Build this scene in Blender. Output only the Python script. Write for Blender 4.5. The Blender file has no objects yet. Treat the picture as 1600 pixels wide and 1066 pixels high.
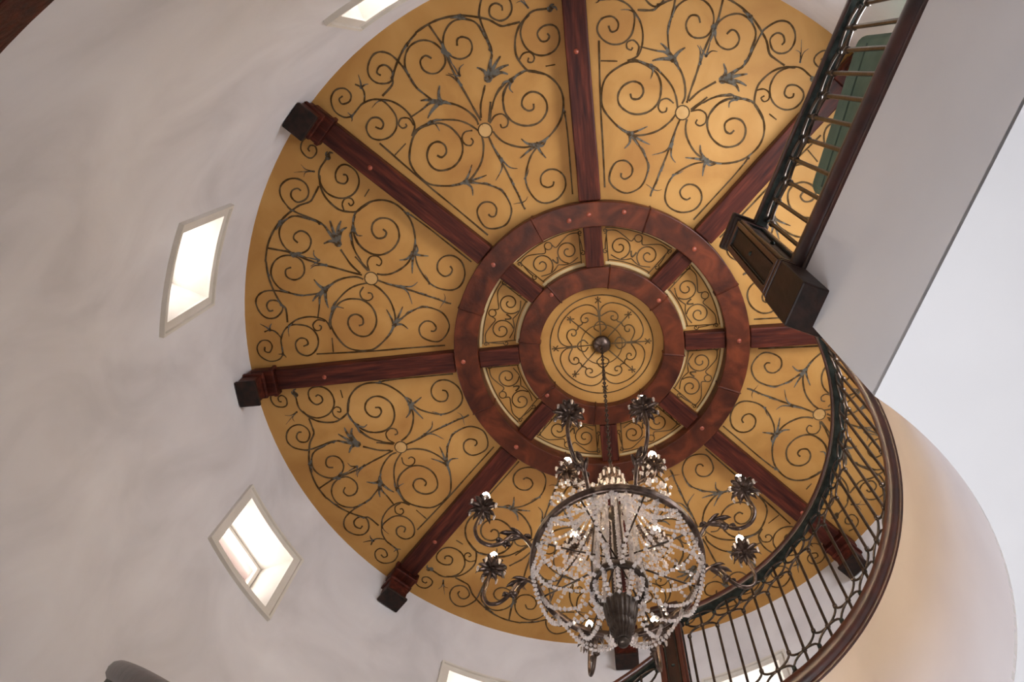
import bpy, math, random
from mathutils import Vector, Matrix
random.seed(7)
PI = math.pi
R = math.radians
H = 1.5            # eye height: heights below are measured from the eye and lifted by H
SC = bpy.context.scene
COL = SC.collection

# ------------------------------------------------------------------ camera
cam_data = bpy.data.cameras.new('camera')
cam_data.sensor_fit = 'HORIZONTAL'
cam_data.sensor_width = 36
cam_data.lens = 1340.03 / 1600 * 36
cam_data.shift_x = (800 - 908.62) / 1600
cam_data.shift_y = (612.48 - 533) / 1600
cam = bpy.data.objects.new('camera', cam_data)
COL.objects.link(cam)
TX = 0.36181
right = Vector((1, 0, 0)); down = Vector((0, math.cos(TX), -math.sin(TX))); fwd = Vector((0, math.sin(TX), math.cos(TX)))
m = Matrix.Identity(4)
for i in range(3):
    m[i][0] = right[i]; m[i][1] = -down[i]; m[i][2] = -fwd[i]
m.translation = Vector((-0.1504, -1.9451, H))
cam.matrix_world = m
SC.camera = cam

# ------------------------------------------------------------------ world and lights
world = bpy.data.worlds.new('world'); SC.world = world
world.use_nodes = True
wn = world.node_tree.nodes; wl = world.node_tree.links
bg = wn['Background']
tc = wn.new('ShaderNodeTexCoord'); sep = wn.new('ShaderNodeSeparateXYZ'); rmp = wn.new('ShaderNodeValToRGB')
wl.new(tc.outputs['Generated'], sep.inputs[0]); wl.new(sep.outputs['Z'], rmp.inputs[0]); wl.new(rmp.outputs[0], bg.inputs[0])
rmp.color_ramp.elements[0].position = 0.0; rmp.color_ramp.elements[0].color = (0.96, 0.91, 0.88, 1)
rmp.color_ramp.elements[1].position = 0.25; rmp.color_ramp.elements[1].color = (0.93, 0.96, 1.0, 1)
bg.inputs[1].default_value = 10.0

def area(name, loc, target, sx, sy, power, col):
    d = bpy.data.lights.new(name, 'AREA'); d.shape = 'RECTANGLE'; d.size = sx; d.size_y = sy
    d.energy = power; d.color = col
    o = bpy.data.objects.new(name, d); COL.objects.link(o)
    o.location = loc
    o.rotation_euler = (Vector(target) - Vector(loc)).to_track_quat('-Z', 'Y').to_euler()
    return o
area('fill_right', (6.6, 0.4, 1.9), (0, 0.4, 2.6), 5.0, 3.0, 56, (0.97, 0.975, 1.0))  # fill panel added out of view in the windowless lower room, brightens the soffit
area('fill_low', (-0.75, -0.75, 0.8), (1.2, 0.1, 4.6), 1.5, 1.5, 94, (0.97, 0.965, 0.99))  # unseen fill panel added inside the stairwell, brightens drum and right wall
area('fill_upper', (1.78, -1.5, 5.85), (-1.6, 0.9, 6.4), 1.5, 0.8, 66, (0.93, 0.945, 1.0))  # added panel hidden above the landing, brightens left wall and painted ceiling

SC.view_settings.view_transform = 'Standard'
SC.view_settings.look = 'None'
SC.view_settings.exposure = 0.45
SC.view_settings.gamma = 1.0
SC.view_settings.use_curve_mapping = False

# ------------------------------------------------------------------ materials
def new_mat(name):
    mt = bpy.data.materials.new(name); mt.use_nodes = True
    return mt, mt.node_tree.nodes, mt.node_tree.links, mt.node_tree.nodes['Principled BSDF']
def mottled(name, c1, c2, scale=(1, 1, 1), nscale=3.0, detail=6, rough=0.8, metallic=0.0, bump=0.0, bscale=40, lo=0.35, hi=0.65, coat=0.0, spec=0.5, distort=0.0, c3=None):
    mt, n, l, p = new_mat(name)
    t = n.new('ShaderNodeTexCoord'); mp = n.new('ShaderNodeMapping'); mp.inputs['Scale'].default_value = scale
    nz = n.new('ShaderNodeTexNoise'); nz.inputs['Scale'].default_value = nscale; nz.inputs['Detail'].default_value = detail
    nz.inputs['Distortion'].default_value = distort
    cr = n.new('ShaderNodeValToRGB')
    cr.color_ramp.elements[0].position = lo; cr.color_ramp.elements[0].color = (*c1, 1)
    cr.color_ramp.elements[1].position = hi; cr.color_ramp.elements[1].color = (*c2, 1)
    if c3:
        e = cr.color_ramp.elements.new((lo + hi) / 2); e.color = (*c3, 1)
    l.new(t.outputs['Object'], mp.inputs[0]); l.new(mp.outputs[0], nz.inputs['Vector']); l.new(nz.outputs['Fac'], cr.inputs[0])
    l.new(cr.outputs[0], p.inputs['Base Color'])
    p.inputs['Roughness'].default_value = rough; p.inputs['Metallic'].default_value = metallic
    p.inputs['Coat Weight'].default_value = coat; p.inputs['Coat Roughness'].default_value = 0.25
    p.inputs['Specular IOR Level'].default_value = spec
    if bump:
        nb = n.new('ShaderNodeTexNoise'); nb.inputs['Scale'].default_value = bscale; nb.inputs['Detail'].default_value = 5
        l.new(mp.outputs[0], nb.inputs['Vector'])
        b = n.new('ShaderNodeBump'); b.inputs['Strength'].default_value = bump; b.inputs['Distance'].default_value = 0.01
        l.new(nb.outputs['Fac'], b.inputs['Height']); l.new(b.outputs[0], p.inputs['Normal'])
    return mt
M = {}
M['plaster'] = mottled('troweled_plaster', (0.55, 0.532, 0.545), (0.70, 0.685, 0.70), (1, 1, 0.6), 1.6, 8, 0.75, bump=0.25, bscale=9, lo=0.3, hi=0.7, spec=0.3, distort=1.2, c3=(0.635, 0.615, 0.63))
M['drum'] = mottled('warm_plaster', (0.63, 0.575, 0.58), (0.68, 0.63, 0.635), (1, 1, 1), 1.8, 6, 0.7, bump=0.15, bscale=8, spec=0.3)
M['white'] = mottled('painted_soffit', (0.74, 0.745, 0.77), (0.77, 0.775, 0.80), (1, 1, 1), 2, 3, 0.8, spec=0.2)
M['greywall'] = mottled('painted_wall', (0.72, 0.72, 0.745), (0.75, 0.75, 0.775), (1, 1, 1), 2, 3, 0.8, spec=0.2)
M['trim'] = mottled('painted_trim', (0.60, 0.56, 0.50), (0.66, 0.62, 0.57), (1, 1, 1), 4, 4, 0.5)
M['gold'] = mottled('glazed_ochre_ceiling', (0.33, 0.150, 0.034), (0.47, 0.255, 0.074), (1, 1, 1), 2.2, 8, 0.6, bump=0.12, bscale=18, lo=0.3, hi=0.7, spec=0.35, distort=0.6, c3=(0.41, 0.208, 0.052))
M['paint'] = mottled('scroll_paint', (0.062, 0.034, 0.013), (0.105, 0.072, 0.040), (1, 1, 1), 14, 4, 0.9, spec=0.05, lo=0.4, hi=0.6)
M['leafpaint'] = mottled('leaf_paint', (0.070, 0.042, 0.020), (0.125, 0.115, 0.095), (1, 1, 1), 30, 4, 0.9, spec=0.05, lo=0.4, hi=0.55)
M['pale'] = mottled('pale_edging_paint', (0.50, 0.36, 0.17), (0.58, 0.44, 0.24), (1, 1, 1), 10, 4, 0.7)
M['wood'] = mottled('reddish_dark_wood', (0.022, 0.0052, 0.004), (0.115, 0.024, 0.012), (1.2, 14, 14), 2.6, 8, 0.5, bump=0.35, bscale=5, lo=0.3, hi=0.74, coat=0.03, spec=0.15, c3=(0.055, 0.0115, 0.0065), distort=0.4)
M['ringwood'] = mottled('ring_wood', (0.028, 0.007, 0.0035), (0.135, 0.030, 0.0105), (5, 5, 5), 1.1, 10, 0.45, bump=0.3, bscale=5, lo=0.3, hi=0.72, coat=0.04, spec=0.2, c3=(0.070, 0.0155, 0.006), distort=0.9)
M['railwood'] = mottled('polished_rail_wood', (0.016, 0.005, 0.0045), (0.050, 0.013, 0.009), (3, 3, 3), 2.5, 8, 0.36, bump=0.12, bscale=8, coat=0.2, distort=1.0)
M['darkwood'] = mottled('dark_newel_wood', (0.010, 0.006, 0.0045), (0.028, 0.012, 0.008), (6, 6, 1.5), 3, 8, 0.5, bump=0.2, bscale=8, coat=0.05, spec=0.2)
M['peg'] = mottled('peg_wood', (0.20, 0.035, 0.014), (0.30, 0.06, 0.025), (1, 1, 1), 20, 4, 0.4, coat=0.3)
M['iron'] = mottled('brown_black_iron', (0.030, 0.022, 0.017), (0.085, 0.060, 0.045), (1, 1, 1), 20, 5, 0.32, metallic=0.75, bump=0.1, bscale=60)
M['verdigris'] = mottled('green_patina_metal', (0.009, 0.011, 0.010), (0.030, 0.037, 0.032), (1, 1, 1), 25, 5, 0.5, metallic=0.4, spec=0.2)
M['bronze'] = mottled('aged_bronze', (0.050, 0.032, 0.024), (0.15, 0.105, 0.085), (1, 1, 1), 30, 5, 0.34, metallic=0.8, bump=0.2, bscale=60)
M['darkbronze'] = mottled('dark_bronze', (0.035, 0.024, 0.018), (0.075, 0.055, 0.042), (1, 1, 1), 30, 5, 0.4, metallic=0.7)
M['green'] = mottled('green_upholstery', (0.13, 0.20, 0.15), (0.19, 0.27, 0.20), (1, 1, 1), 7, 5, 0.75, bump=0.1, bscale=60, spec=0.3)
M['piping'] = mottled('dark_green_piping', (0.05, 0.085, 0.06), (0.08, 0.12, 0.09), (1, 1, 1), 20, 3, 0.7)
M['floor'] = mottled('stone_floor', (0.42, 0.37, 0.31), (0.52, 0.47, 0.41), (1, 1, 1), 2, 5, 0.5)
M['eave'] = mottled('terracotta_eave', (0.075, 0.024, 0.014), (0.09, 0.03, 0.018), (1, 1, 1), 3, 4, 0.8)
M['cream'] = mottled('cream_render', (0.20, 0.145, 0.125), (0.23, 0.17, 0.15), (1, 1, 1), 3, 4, 0.8)
def crystal():
    mt, n, l, p = new_mat('cut_crystal')
    p.inputs['Base Color'].default_value = (0.97, 0.90, 0.86, 1); p.inputs['Roughness'].default_value = 0.06
    p.inputs['IOR'].default_value = 1.6; p.inputs['Transmission Weight'].default_value = 0.62
    p.inputs['Specular IOR Level'].default_value = 0.9
    return mt
M['crystal'] = crystal()
def pane():
    mt, n, l, p = new_mat('window_glass'); n.remove(p)
    t = n.new('ShaderNodeBsdfTransparent'); g = n.new('ShaderNodeBsdfGlossy'); g.inputs['Roughness'].default_value = 0.02
    mx = n.new('ShaderNodeMixShader'); mx.inputs[0].default_value = 0.06
    l.new(t.outputs[0], mx.inputs[1]); l.new(g.outputs[0], mx.inputs[2]); l.new(mx.outputs[0], n['Material Output'].inputs[0])
    return mt
M['pane'] = pane()
def bulbmat():
    mt, n, l, p = new_mat('lit_bulb')
    p.inputs['Base Color'].default_value = (1, 0.85, 0.6, 1)
    p.inputs['Emission Color'].default_value = (1.0, 0.76, 0.48, 1); p.inputs['Emission Strength'].default_value = 110
    return mt
M['bulb'] = bulbmat()
M['boss'] = mottled('painted_boss', (0.43, 0.24, 0.075), (0.50, 0.30, 0.11), (1, 1, 1), 10, 4, 0.7)
M['candle'] = mottled('ivory_candle_sleeve', (0.55, 0.38, 0.25), (0.66, 0.48, 0.33), (1, 1, 1), 20, 3, 0.5)

# ------------------------------------------------------------------ mesh helpers
class MB:
    def __init__(s): s.v = []; s.f = []; s.sm = []
    def add(s, vs, fs, smooth=False):
        b = len(s.v); s.v += [tuple(x) for x in vs]
        for f in fs: s.f.append(tuple(i + b for i in f)); s.sm.append(smooth)
        return s
    def box(s, c, d, rot=None):
        x, y, z = d[0] / 2, d[1] / 2, d[2] / 2
        vs = [Vector((i * x, j * y, k * z)) for k in (-1, 1) for j in (-1, 1) for i in (-1, 1)]
        if rot is not None: vs = [rot @ v for v in vs]
        c = Vector(c)
        return s.add([v + c for v in vs], [(0, 2, 3, 1), (4, 5, 7, 6), (0, 1, 5, 4), (2, 6, 7, 3), (0, 4, 6, 2), (1, 3, 7, 5)])
    def hexa(s, lo, hi):   # two quads, same order
        n = len(lo)
        return s.add(list(lo) + list(hi), [tuple(range(n))[::-1], tuple(range(n, 2 * n))] + [(i, (i + 1) % n, n + (i + 1) % n, n + i) for i in range(n)])
    def sweep(s, frames, prof, closed=False, smooth=True, caps=True):
        # frames: (pos, a, b) ; prof: closed 2D loop
        n = len(prof); vs = []
        for p, a, b in frames:
            vs += [p + a * x + b * y for x, y in prof]
        k = len(frames); fs = []
        for i in range(k - (0 if closed else 1)):
            j = (i + 1) % k
            for q in range(n):
                r = (q + 1) % n
                fs.append((i * n + q, i * n + r, j * n + r, j * n + q))
        s.add(vs, fs, smooth)
        if caps and not closed:
            s.add(vs[:n], [tuple(range(n))[::-1]]); s.add(vs[-n:], [tuple(range(n))])
        return s
    def tube(s, pts, r, seg=6, closed=False, caps=True):
        pts = [Vector(p) for p in pts]; n = len(pts)
        rs = r if isinstance(r, (list, tuple)) else [r] * n
        fr = []; ref = None
        for i in range(n):
            a = pts[(i + 1) % n] if (closed or i < n - 1) else pts[i]
            b = pts[i - 1] if (closed or i > 0) else pts[i]
            t = (a - b).normalized()
            if ref is None:
                ref = Vector((0, 0, 1)) if abs(t.z) < 0.9 else Vector((1, 0, 0))
                u = t.cross(ref).normalized()
            else:
                u = (u - t * u.dot(t)).normalized()
            fr.append((pts[i], u, t.cross(u)))
        vs = []; fs = []
        for (p, u, w), rr in zip(fr, rs):
            for q in range(seg):
                a = 2 * PI * q / seg; vs.append(p + u * math.cos(a) * rr + w * math.sin(a) * rr)
        for i in range(n - (0 if closed else 1)):
            j = (i + 1) % n
            for q in range(seg):
                fs.append((i * seg + q, i * seg + (q + 1) % seg, j * seg + (q + 1) % seg, j * seg + q))
        s.add(vs, fs, True)
        if caps and not closed:
            s.add(vs[:seg], [tuple(range(seg))[::-1]]); s.add(vs[-seg:], [tuple(range(seg))])
        return s
    def lathe(s, prof, seg=20, c=(0, 0, 0), flute=0.0, nf=0):
        c = Vector(c); vs = []; fs = []
        for r, z in prof:
            for q in range(seg):
                a = 2 * PI * q / seg
                rr = r * (1 + (flute * math.cos(a * nf) if nf else 0))
                vs.append(c + Vector((rr * math.cos(a), rr * math.sin(a), z)))
        for i in range(len(prof) - 1):
            for q in range(seg):
                fs.append((i * seg + q, i * seg + (q + 1) % seg, (i + 1) * seg + (q + 1) % seg, (i + 1) * seg + q))
        s.add(vs, fs, True)
        s.add(vs[:seg], [tuple(range(seg))[::-1]]); s.add(vs[-seg:], [tuple(range(seg))])
        return s
    def arcband(s, r0, r1, z0, z1, a0, a1, n=24, smooth=False):
        # solid ring sector, z0/z1 may be functions of radius
        f0 = z0 if callable(z0) else (lambda r: z0); f1 = z1 if callable(z1) else (lambda r: z1)
        fr = []; full = abs(a1 - a0) >= 359.9
        vs = []; k = n if full else n + 1
        for i in range(k):
            a = R(a0 + (a1 - a0) * i / n); c, q = math.cos(a), math.sin(a)
            vs += [(r0 * c, r0 * q, f0(r0)), (r1 * c, r1 * q, f0(r1)), (r1 * c, r1 * q, f1(r1)), (r0 * c, r0 * q, f1(r0))]
        fs = []
        for i in range(n):
            j = (i + 1) % k
            for q in range(4): fs.append((i * 4 + q, j * 4 + q, j * 4 + (q + 1) % 4, i * 4 + (q + 1) % 4))
        if not full: fs += [(3, 2, 1, 0), (4 * n, 4 * n + 1, 4 * n + 2, 4 * n + 3)]
        return s.add(vs, fs, smooth)
    def bead(s, c, r, squash=1.0):
        c = Vector(c)
        a = random.random() * 1.5; ca, sa = math.cos(a) * r, math.sin(a) * r
        d = r * squash; h = d * 0.42
        top = []; vs = [c + Vector((0, 0, d)), c + Vector((0, 0, -d))]
        for k in range(6):
            t = a + k * PI / 3
            vs.append(c + Vector((math.cos(t) * r, math.sin(t) * r, h if k % 2 else -h)))
        fs = []
        for k in range(6):
            i, j = 2 + k, 2 + (k + 1) % 6
            fs += [(0, i, j), (1, j, i)]
        return s.add(vs, fs)
def finish(ob, label=None, cat=None, group=None, kind=None):
    if label: ob['label'] = label
    if cat: ob['category'] = cat
    if group: ob['group'] = group
    if kind: ob['kind'] = kind
    return ob
def obj(name, mb, mat, parent=None, off=(0, 0, 0), bevel=0, **kw):
    me = bpy.data.meshes.new(name)
    off = Vector(off)
    me.from_pydata([Vector(v) - off for v in mb.v], [], mb.f)
    me.polygons.foreach_set('use_smooth', mb.sm)
    me.update()
    mats = mat if isinstance(mat, (list, tuple)) else [mat]
    for x in mats: me.materials.append(M[x])
    o = bpy.data.objects.new(name, me); COL.objects.link(o)
    if parent is not None: o.parent = parent
    else: o.location = off
    if bevel:
        b = o.modifiers.new('bevel', 'BEVEL'); b.width = bevel; b.segments = 2; b.limit_method = 'ANGLE'; b.angle_limit = R(40)
    return finish(o, **kw)
def empty(name, loc, rz=0, **kw):
    o = bpy.data.objects.new(name, None); COL.objects.link(o)
    o.location = loc; o.rotation_euler = (0, 0, rz); o.empty_display_size = 0.1
    return finish(o, **kw)
def copy_tree(o, parent=None):
    c = o.copy(); COL.objects.link(c)
    if parent is not None: c.parent = parent
    for ch in list(KIDS.get(o.name, [])) : pass
    for ch in [x for x in o.children]: copy_tree(ch, c)
    return c
KIDS = {}
def P3(r, az, z): a = R(az); return Vector((r * math.cos(a), r * math.sin(a), z + H))
def catmull(pts, k=4):
    n = len(pts); out = []
    for i in range(n - 1):
        p0 = pts[max(i - 1, 0)]; p1 = pts[i]; p2 = pts[i + 1]; p3 = pts[min(i + 2, n - 1)]
        for j in range(k):
            t = j / k
            out.append(tuple(0.5 * ((2 * b) + (-a + c) * t + (2 * a - 5 * b + 4 * c - d) * t * t + (-a + 3 * b - 3 * c + d) * t ** 3) for a, b, c, d in zip(p0, p1, p2, p3)))
    out.append(tuple(pts[-1])); return out
def zc(r): return 6.0 + (2.6 - r) * 0.06 + H     # underside of the shallow conical ceiling

AZ0 = -139.9                      # azimuth of the first beam, the rest every 45 degrees
NN = Vector((0.94169, 0.33649, 0)); WD = Vector((0.33649, -0.94169, 0)); WN = 0.2888
def WP(s, n, z): return NN * (WN + n) + WD * s + Vector((0, 0, z + H))   # point on the straight landing edge
ZSOF, ZFAS, ZFLO, ZRAIL = 2.29, 3.35, 3.48, 4.43
RD = 1.268                        # radius of the round opening
ACORN = -57.1                     # where the straight edge meets the round one
AEND = 86.0
SCROLL=[(9,[(2222,535),(2241,461),(2260,412),(2322,367),(2362,320),(2408,254),(2445,182),(2471,95),(2481,13),(2476,-84),(2469,-100),(2442,-182),(2410,-245),(2363,-314),(2310,-372),(2275,-399),(2246,-493)]),
(8,[(2088,235),(2157,288),(2243,301),(2353,315),(2407,341),(2458,394),(2469,458),(2431,516),(2370,540),(2310,524),(2280,474),(2290,420),(2341,383),(2387,407),(2390,449),(2358,476),(2332,467)]),
(8,[(2240,289),(2339,284),(2390,243),(2420,181),(2417,121),(2381,61),(2324,25),(2258,32),(2208,78),(2200,143),(2233,186),(2281,193),(2316,160),(2318,125),(2285,104)]),
(9,[(1993,144),(1950,103),(1898,56),(1824,14)]),
(8,[(2201,759),(2216,713),(2237,656),(2236,606),(2208,548),(2158,504),(2081,493),(2013,523),(1974,578),(1968,648),(2001,705),(2064,731),(2110,713),(2131,656),(2112,603),(2062,601),(2044,633),(2058,662),(2082,659)]),
(9,[(2232,608),(2209,531),(2160,469),(2084,424),(2024,416),(1944,436),(1911,477),(1867,530)]),
(7,[(2025,420),(2046,461),(2034,504),(1995,516),(1973,492),(1988,466),(2008,482)]),
(7,[(2346,844),(2382,801),(2384,743),(2344,706),(2304,706),(2280,751),(2295,787),(2327,785),(2338,757),(2324,745)]),
(6,[(1911,555),(1891,616)]),
(9,[(2476,6),(2324,21),(2237,7),(2117,-1),(1998,3),(1895,3),(1810,6)]),
(8,[(1886,123),(1867,111),(1796,60),(1776,48)]),
(8,[(1946,405),(1947,309),(1940,258),(1926,209),(1884,150),(1841,109)]),
(7,[(1926,271),(1880,214),(1791,179)]),
(8,[(2058,-207),(2137,-245),(2201,-269),(2269,-271),(2339,-260),(2399,-214),(2427,-150),(2415,-74),(2367,-19),(2295,3),(2232,-18),(2203,-82),(2218,-136),(2263,-168),(2316,-157),(2329,-111),(2296,-83)]),
(8,[(2185,-264),(2294,-274),(2369,-283),(2441,-309),(2483,-358),(2486,-415),(2445,-477),(2389,-502),(2333,-481),(2300,-424),(2304,-379),(2347,-355),(2396,-369),(2410,-410),(2386,-445),(2359,-432)]),
(7,[(2062,-232),(2051,-321),(2045,-404)]),
(9,[(2036,-187),(1992,-109),(1926,-53),(1847,-19),(1795,-22)]),
(8,[(1749,-35),(1826,-77),(1884,-132),(1934,-221),(1954,-292),(1961,-388),(1955,-434)]),
(9,[(1719,-39),(1663,-59),(1589,-111),(1538,-180),(1507,-256),(1511,-334),(1538,-409),(1590,-497),(1637,-535),(1721,-562),(1809,-554),(1893,-492),(1945,-422),(1953,-349),(1929,-257),(1883,-207),(1827,-183),(1759,-176),(1691,-207),(1646,-269),(1634,-341),(1661,-417),(1717,-447),(1782,-433),(1828,-381),(1827,-323),(1786,-292),(1739,-306),(1725,-350),(1751,-372)]),
(7,[(1781,-76),(1796,-127),(1770,-165),(1726,-166),(1702,-136),(1717,-108),(1743,-111)]),
(8,[(2225,-754),(2251,-685),(2266,-632),(2257,-562),(2224,-510),(2159,-486),(2090,-484),(2029,-523),(2002,-592),(2018,-664),(2063,-706),(2127,-696),(2160,-638),(2139,-589),(2096,-581),(2073,-613),(2102,-641)]),
(8,[(2235,-518),(2190,-457),(2121,-413),(2046,-395),(1983,-405),(1938,-457)]),
(7,[(1991,-409),(2043,-413),(2068,-459),(2044,-494),(2011,-484),(2008,-455),(2026,-451)]),
(7,[(2229,-736),(2249,-790),(2313,-824),(2387,-802),(2419,-744),(2399,-686),(2350,-671),(2317,-704),(2326,-755),(2360,-756),(2366,-724)]),
(7,[(2267,-622),(2313,-588),(2356,-587),(2391,-612)]),
(6,[(1916,-518),(1885,-624)]),
(8,[(1999,-673),(1635,-543),(1394,-448),(1113,-340)]),
(9,[(1712,44),(1662,53),(1607,81),(1544,146),(1509,220),(1503,339),(1541,443),(1596,514),(1684,565),(1770,573),(1848,544),(1904,493),(1945,428),(1947,362),(1933,296),(1907,251),(1858,203),(1784,177),(1710,190),(1646,250),(1619,339),(1650,418),(1709,453),(1775,441),(1815,394),(1810,334),(1768,298),(1721,317),(1713,355),(1742,372)]),
(7,[(1771,58),(1794,106),(1780,155),(1731,170),(1699,144),(1705,110),(1731,111)]),
(7,[(1942,275),(1905,180),(1837,102),(1765,51)]),
(8,[(1483,255),(1451,192),(1391,128),(1327,83),(1253,68),(1168,84),(1119,136),(1111,222),(1153,301),(1222,330),(1286,306),(1316,251),(1302,192),(1251,166),(1213,191),(1206,230),(1228,251)]),
(9,[(1693,0),(1631,-5),(1543,-6),(1447,-5),(1357,-10),(1268,-12),(1186,-20),(1151,-18)]),
(8,[(1501,-264),(1466,-225),(1411,-156),(1344,-103),(1257,-91),(1181,-111),(1123,-179),(1125,-257),(1163,-322),(1232,-337),(1300,-319),(1328,-260),(1301,-204),(1250,-193),(1210,-225),(1216,-255),(1241,-263)]),
(7,[(1582,527),(1441,474),(1295,412),(1089,325)])]
LEAVES=[((2018,181),51,[[(2066,255),(2101,323)],[(2038,281),(2030,345)],[(2015,270),(1981,312)],[(2069,183),(2113,150)],[(2098,245),(2119,265)]]),
((2201,742),37,[[(2196,777),(2172,780)],[(2217,762),(2211,780)]]),
((2272,622),14,[[(2318,608),(2401,576)],[(2328,620),(2365,643)],[(2324,600),(2330,565)]]),
((2425,210),34,[[(2404,230),(2380,259)],[(2436,181),(2447,147)]]),
((2297,11),39,[[(2341,24),(2366,21)],[(2256,19),(2205,17)],[(2267,33),(2243,41)]]),
((2122,24),20,[[(2160,48),(2169,86)],[(2134,2),(2169,-36)],[(2189,21),(2205,17)]]),
((2066,3),22,[[(2117,3),(2184,-4)],[(2138,-21),(2166,-54)]]),
((1935,313),29,[[(1953,377),(1951,430)],[(1902,278),(1866,285)],[(1950,264),(1929,226)]]),
((2039,-174),44,[[(2086,-156),(2128,-123)],[(2020,-140),(1990,-118)],[(2086,-239),(2105,-286)],[(2014,-254),(1987,-302)],[(2062,-232),(2054,-294)]]),
((1957,-298),27,[[(1932,-276),(1880,-273)],[(1953,-255),(1934,-221)],[(1960,-350),(1961,-388)]]),
((2356,-587),22,[[(2385,-572),(2432,-560)],[(2358,-554),(2351,-533)],[(2331,-584),(2293,-602)]]),
((2232,-742),19,[[(2248,-747),(2265,-752)],[(2213,-751),(2203,-762)],[(2242,-711),(2247,-684)]]),
((2230,-521),15,[[(2228,-554),(2214,-597)],[(2210,-491),(2190,-457)]]),
((1498,264),39,[[(1534,212),(1582,189)],[(1489,199),(1472,120)],[(1451,265),(1391,278)],[(1499,322),(1509,373)],[(1475,294),(1493,333)]]),
((1600,530),22,[[(1617,533),(1636,541)],[(1572,521),(1544,512)]]),
((1528,3),24,[[(1454,26),(1420,71)],[(1469,-25),(1419,-102)],[(1588,-1),(1640,-3)]]),
((1341,-7),19,[[(1377,-2),(1411,-8)],[(1304,-13),(1271,-3)]]),
((1201,-15),12,[[(1204,17),(1220,42)],[(1178,-17),(1148,-18)],[(1212,-42),(1221,-75)],[(1233,-10),(1253,-2)]]),
((1337,84),19,[[(1362,118),(1385,139)],[(1309,79),(1288,67)]]),
((1507,-294),34,[[(1540,-247),(1588,-193)],[(1488,-203),(1480,-139)],[(1454,-273),(1403,-294)],[(1517,-345),(1534,-388)],[(1484,-259),(1451,-211)]]),
((1411,-153),17,[[(1435,-168),(1453,-202)],[(1382,-128),(1360,-108)]]),
((1311,-91),14,[[(1346,-94),(1369,-110)],[(1276,-87),(1240,-91)]]),
((2241,293),19,[[(2291,295),(2333,295)],[(2190,287),(2139,281)]]),
((2168,280),17,[[(2200,293),(2225,294)],[(2130,279),(2100,253)]]),
((2278,-269),17,[[(2321,-268),(2346,-271)],[(2234,-274),(2200,-273)]]),
((2185,-264),15,[[(2227,-267),(2251,-275)],[(2145,-249),(2112,-238)]]),
((2436,-184),19,[[(2451,-148),(2460,-114)],[(2421,-220),(2406,-243)]]),
((2313,-377),19,[[(2339,-352),(2351,-337)],[(2290,-384),(2273,-397)]]),
((2354,319),12,[[(2378,316),(2406,333)],[(2328,314),(2294,307)]])]
# ------------------------------------------------------------------ setting
g = MB(); g.box((2.2, 0, -0.05), (10.4, 10.4, 0.1)); obj('floor', g, 'floor', kind='structure')

# round wall with window openings
WINS = [(-161.1, 1), (154.7, 2), (-116.2, 3), (110.4, 4), (65.1, 5), (-71.0, 6)]
WHALF, WZ0, WZ1 = 6.1, 4.73, 5.32
RW = 2.6
def build_wall(name, a_from, a_to, z_low, mat):
    br = set()
    a = a_from
    while a < a_to - 0.01: br.add(round(a, 2)); a += 2.5
    br.add(round(a_to, 2))
    wl_ = []
    for c, _ in WINS:
        for k in (-360, 0, 360):
            if a_from < c + k < a_to:
                wl_.append(c + k); br.add(round(c + k - WHALF, 2)); br.add(round(c + k + WHALF, 2))
    br = sorted(br)
    zs = [z_low, (z_low + WZ0) / 2, WZ0, WZ1, 6.0 + 0.06]
    g = MB(); vs = []; fs = []
    for a in br:
        for z in zs: vs.append(P3(RW, a, z))
    n = len(zs)
    for i in range(len(br) - 1):
        mid = (br[i] + br[i + 1]) / 2
        for j in range(n - 1):
            if j == 2 and any(abs(mid - w) < WHALF for w in wl_): continue
            fs.append((i * n + j, i * n + j + 1, (i + 1) * n + j + 1, (i + 1) * n + j))
    g.add(vs, fs, True)
    return obj(name, g, mat, kind='structure')
build_wall('wall_left', 86.0, 296.1, -H, 'plaster')
build_wall('wall_back', -63.9, 86.0, ZSOF + 0.03, 'plaster')

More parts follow.
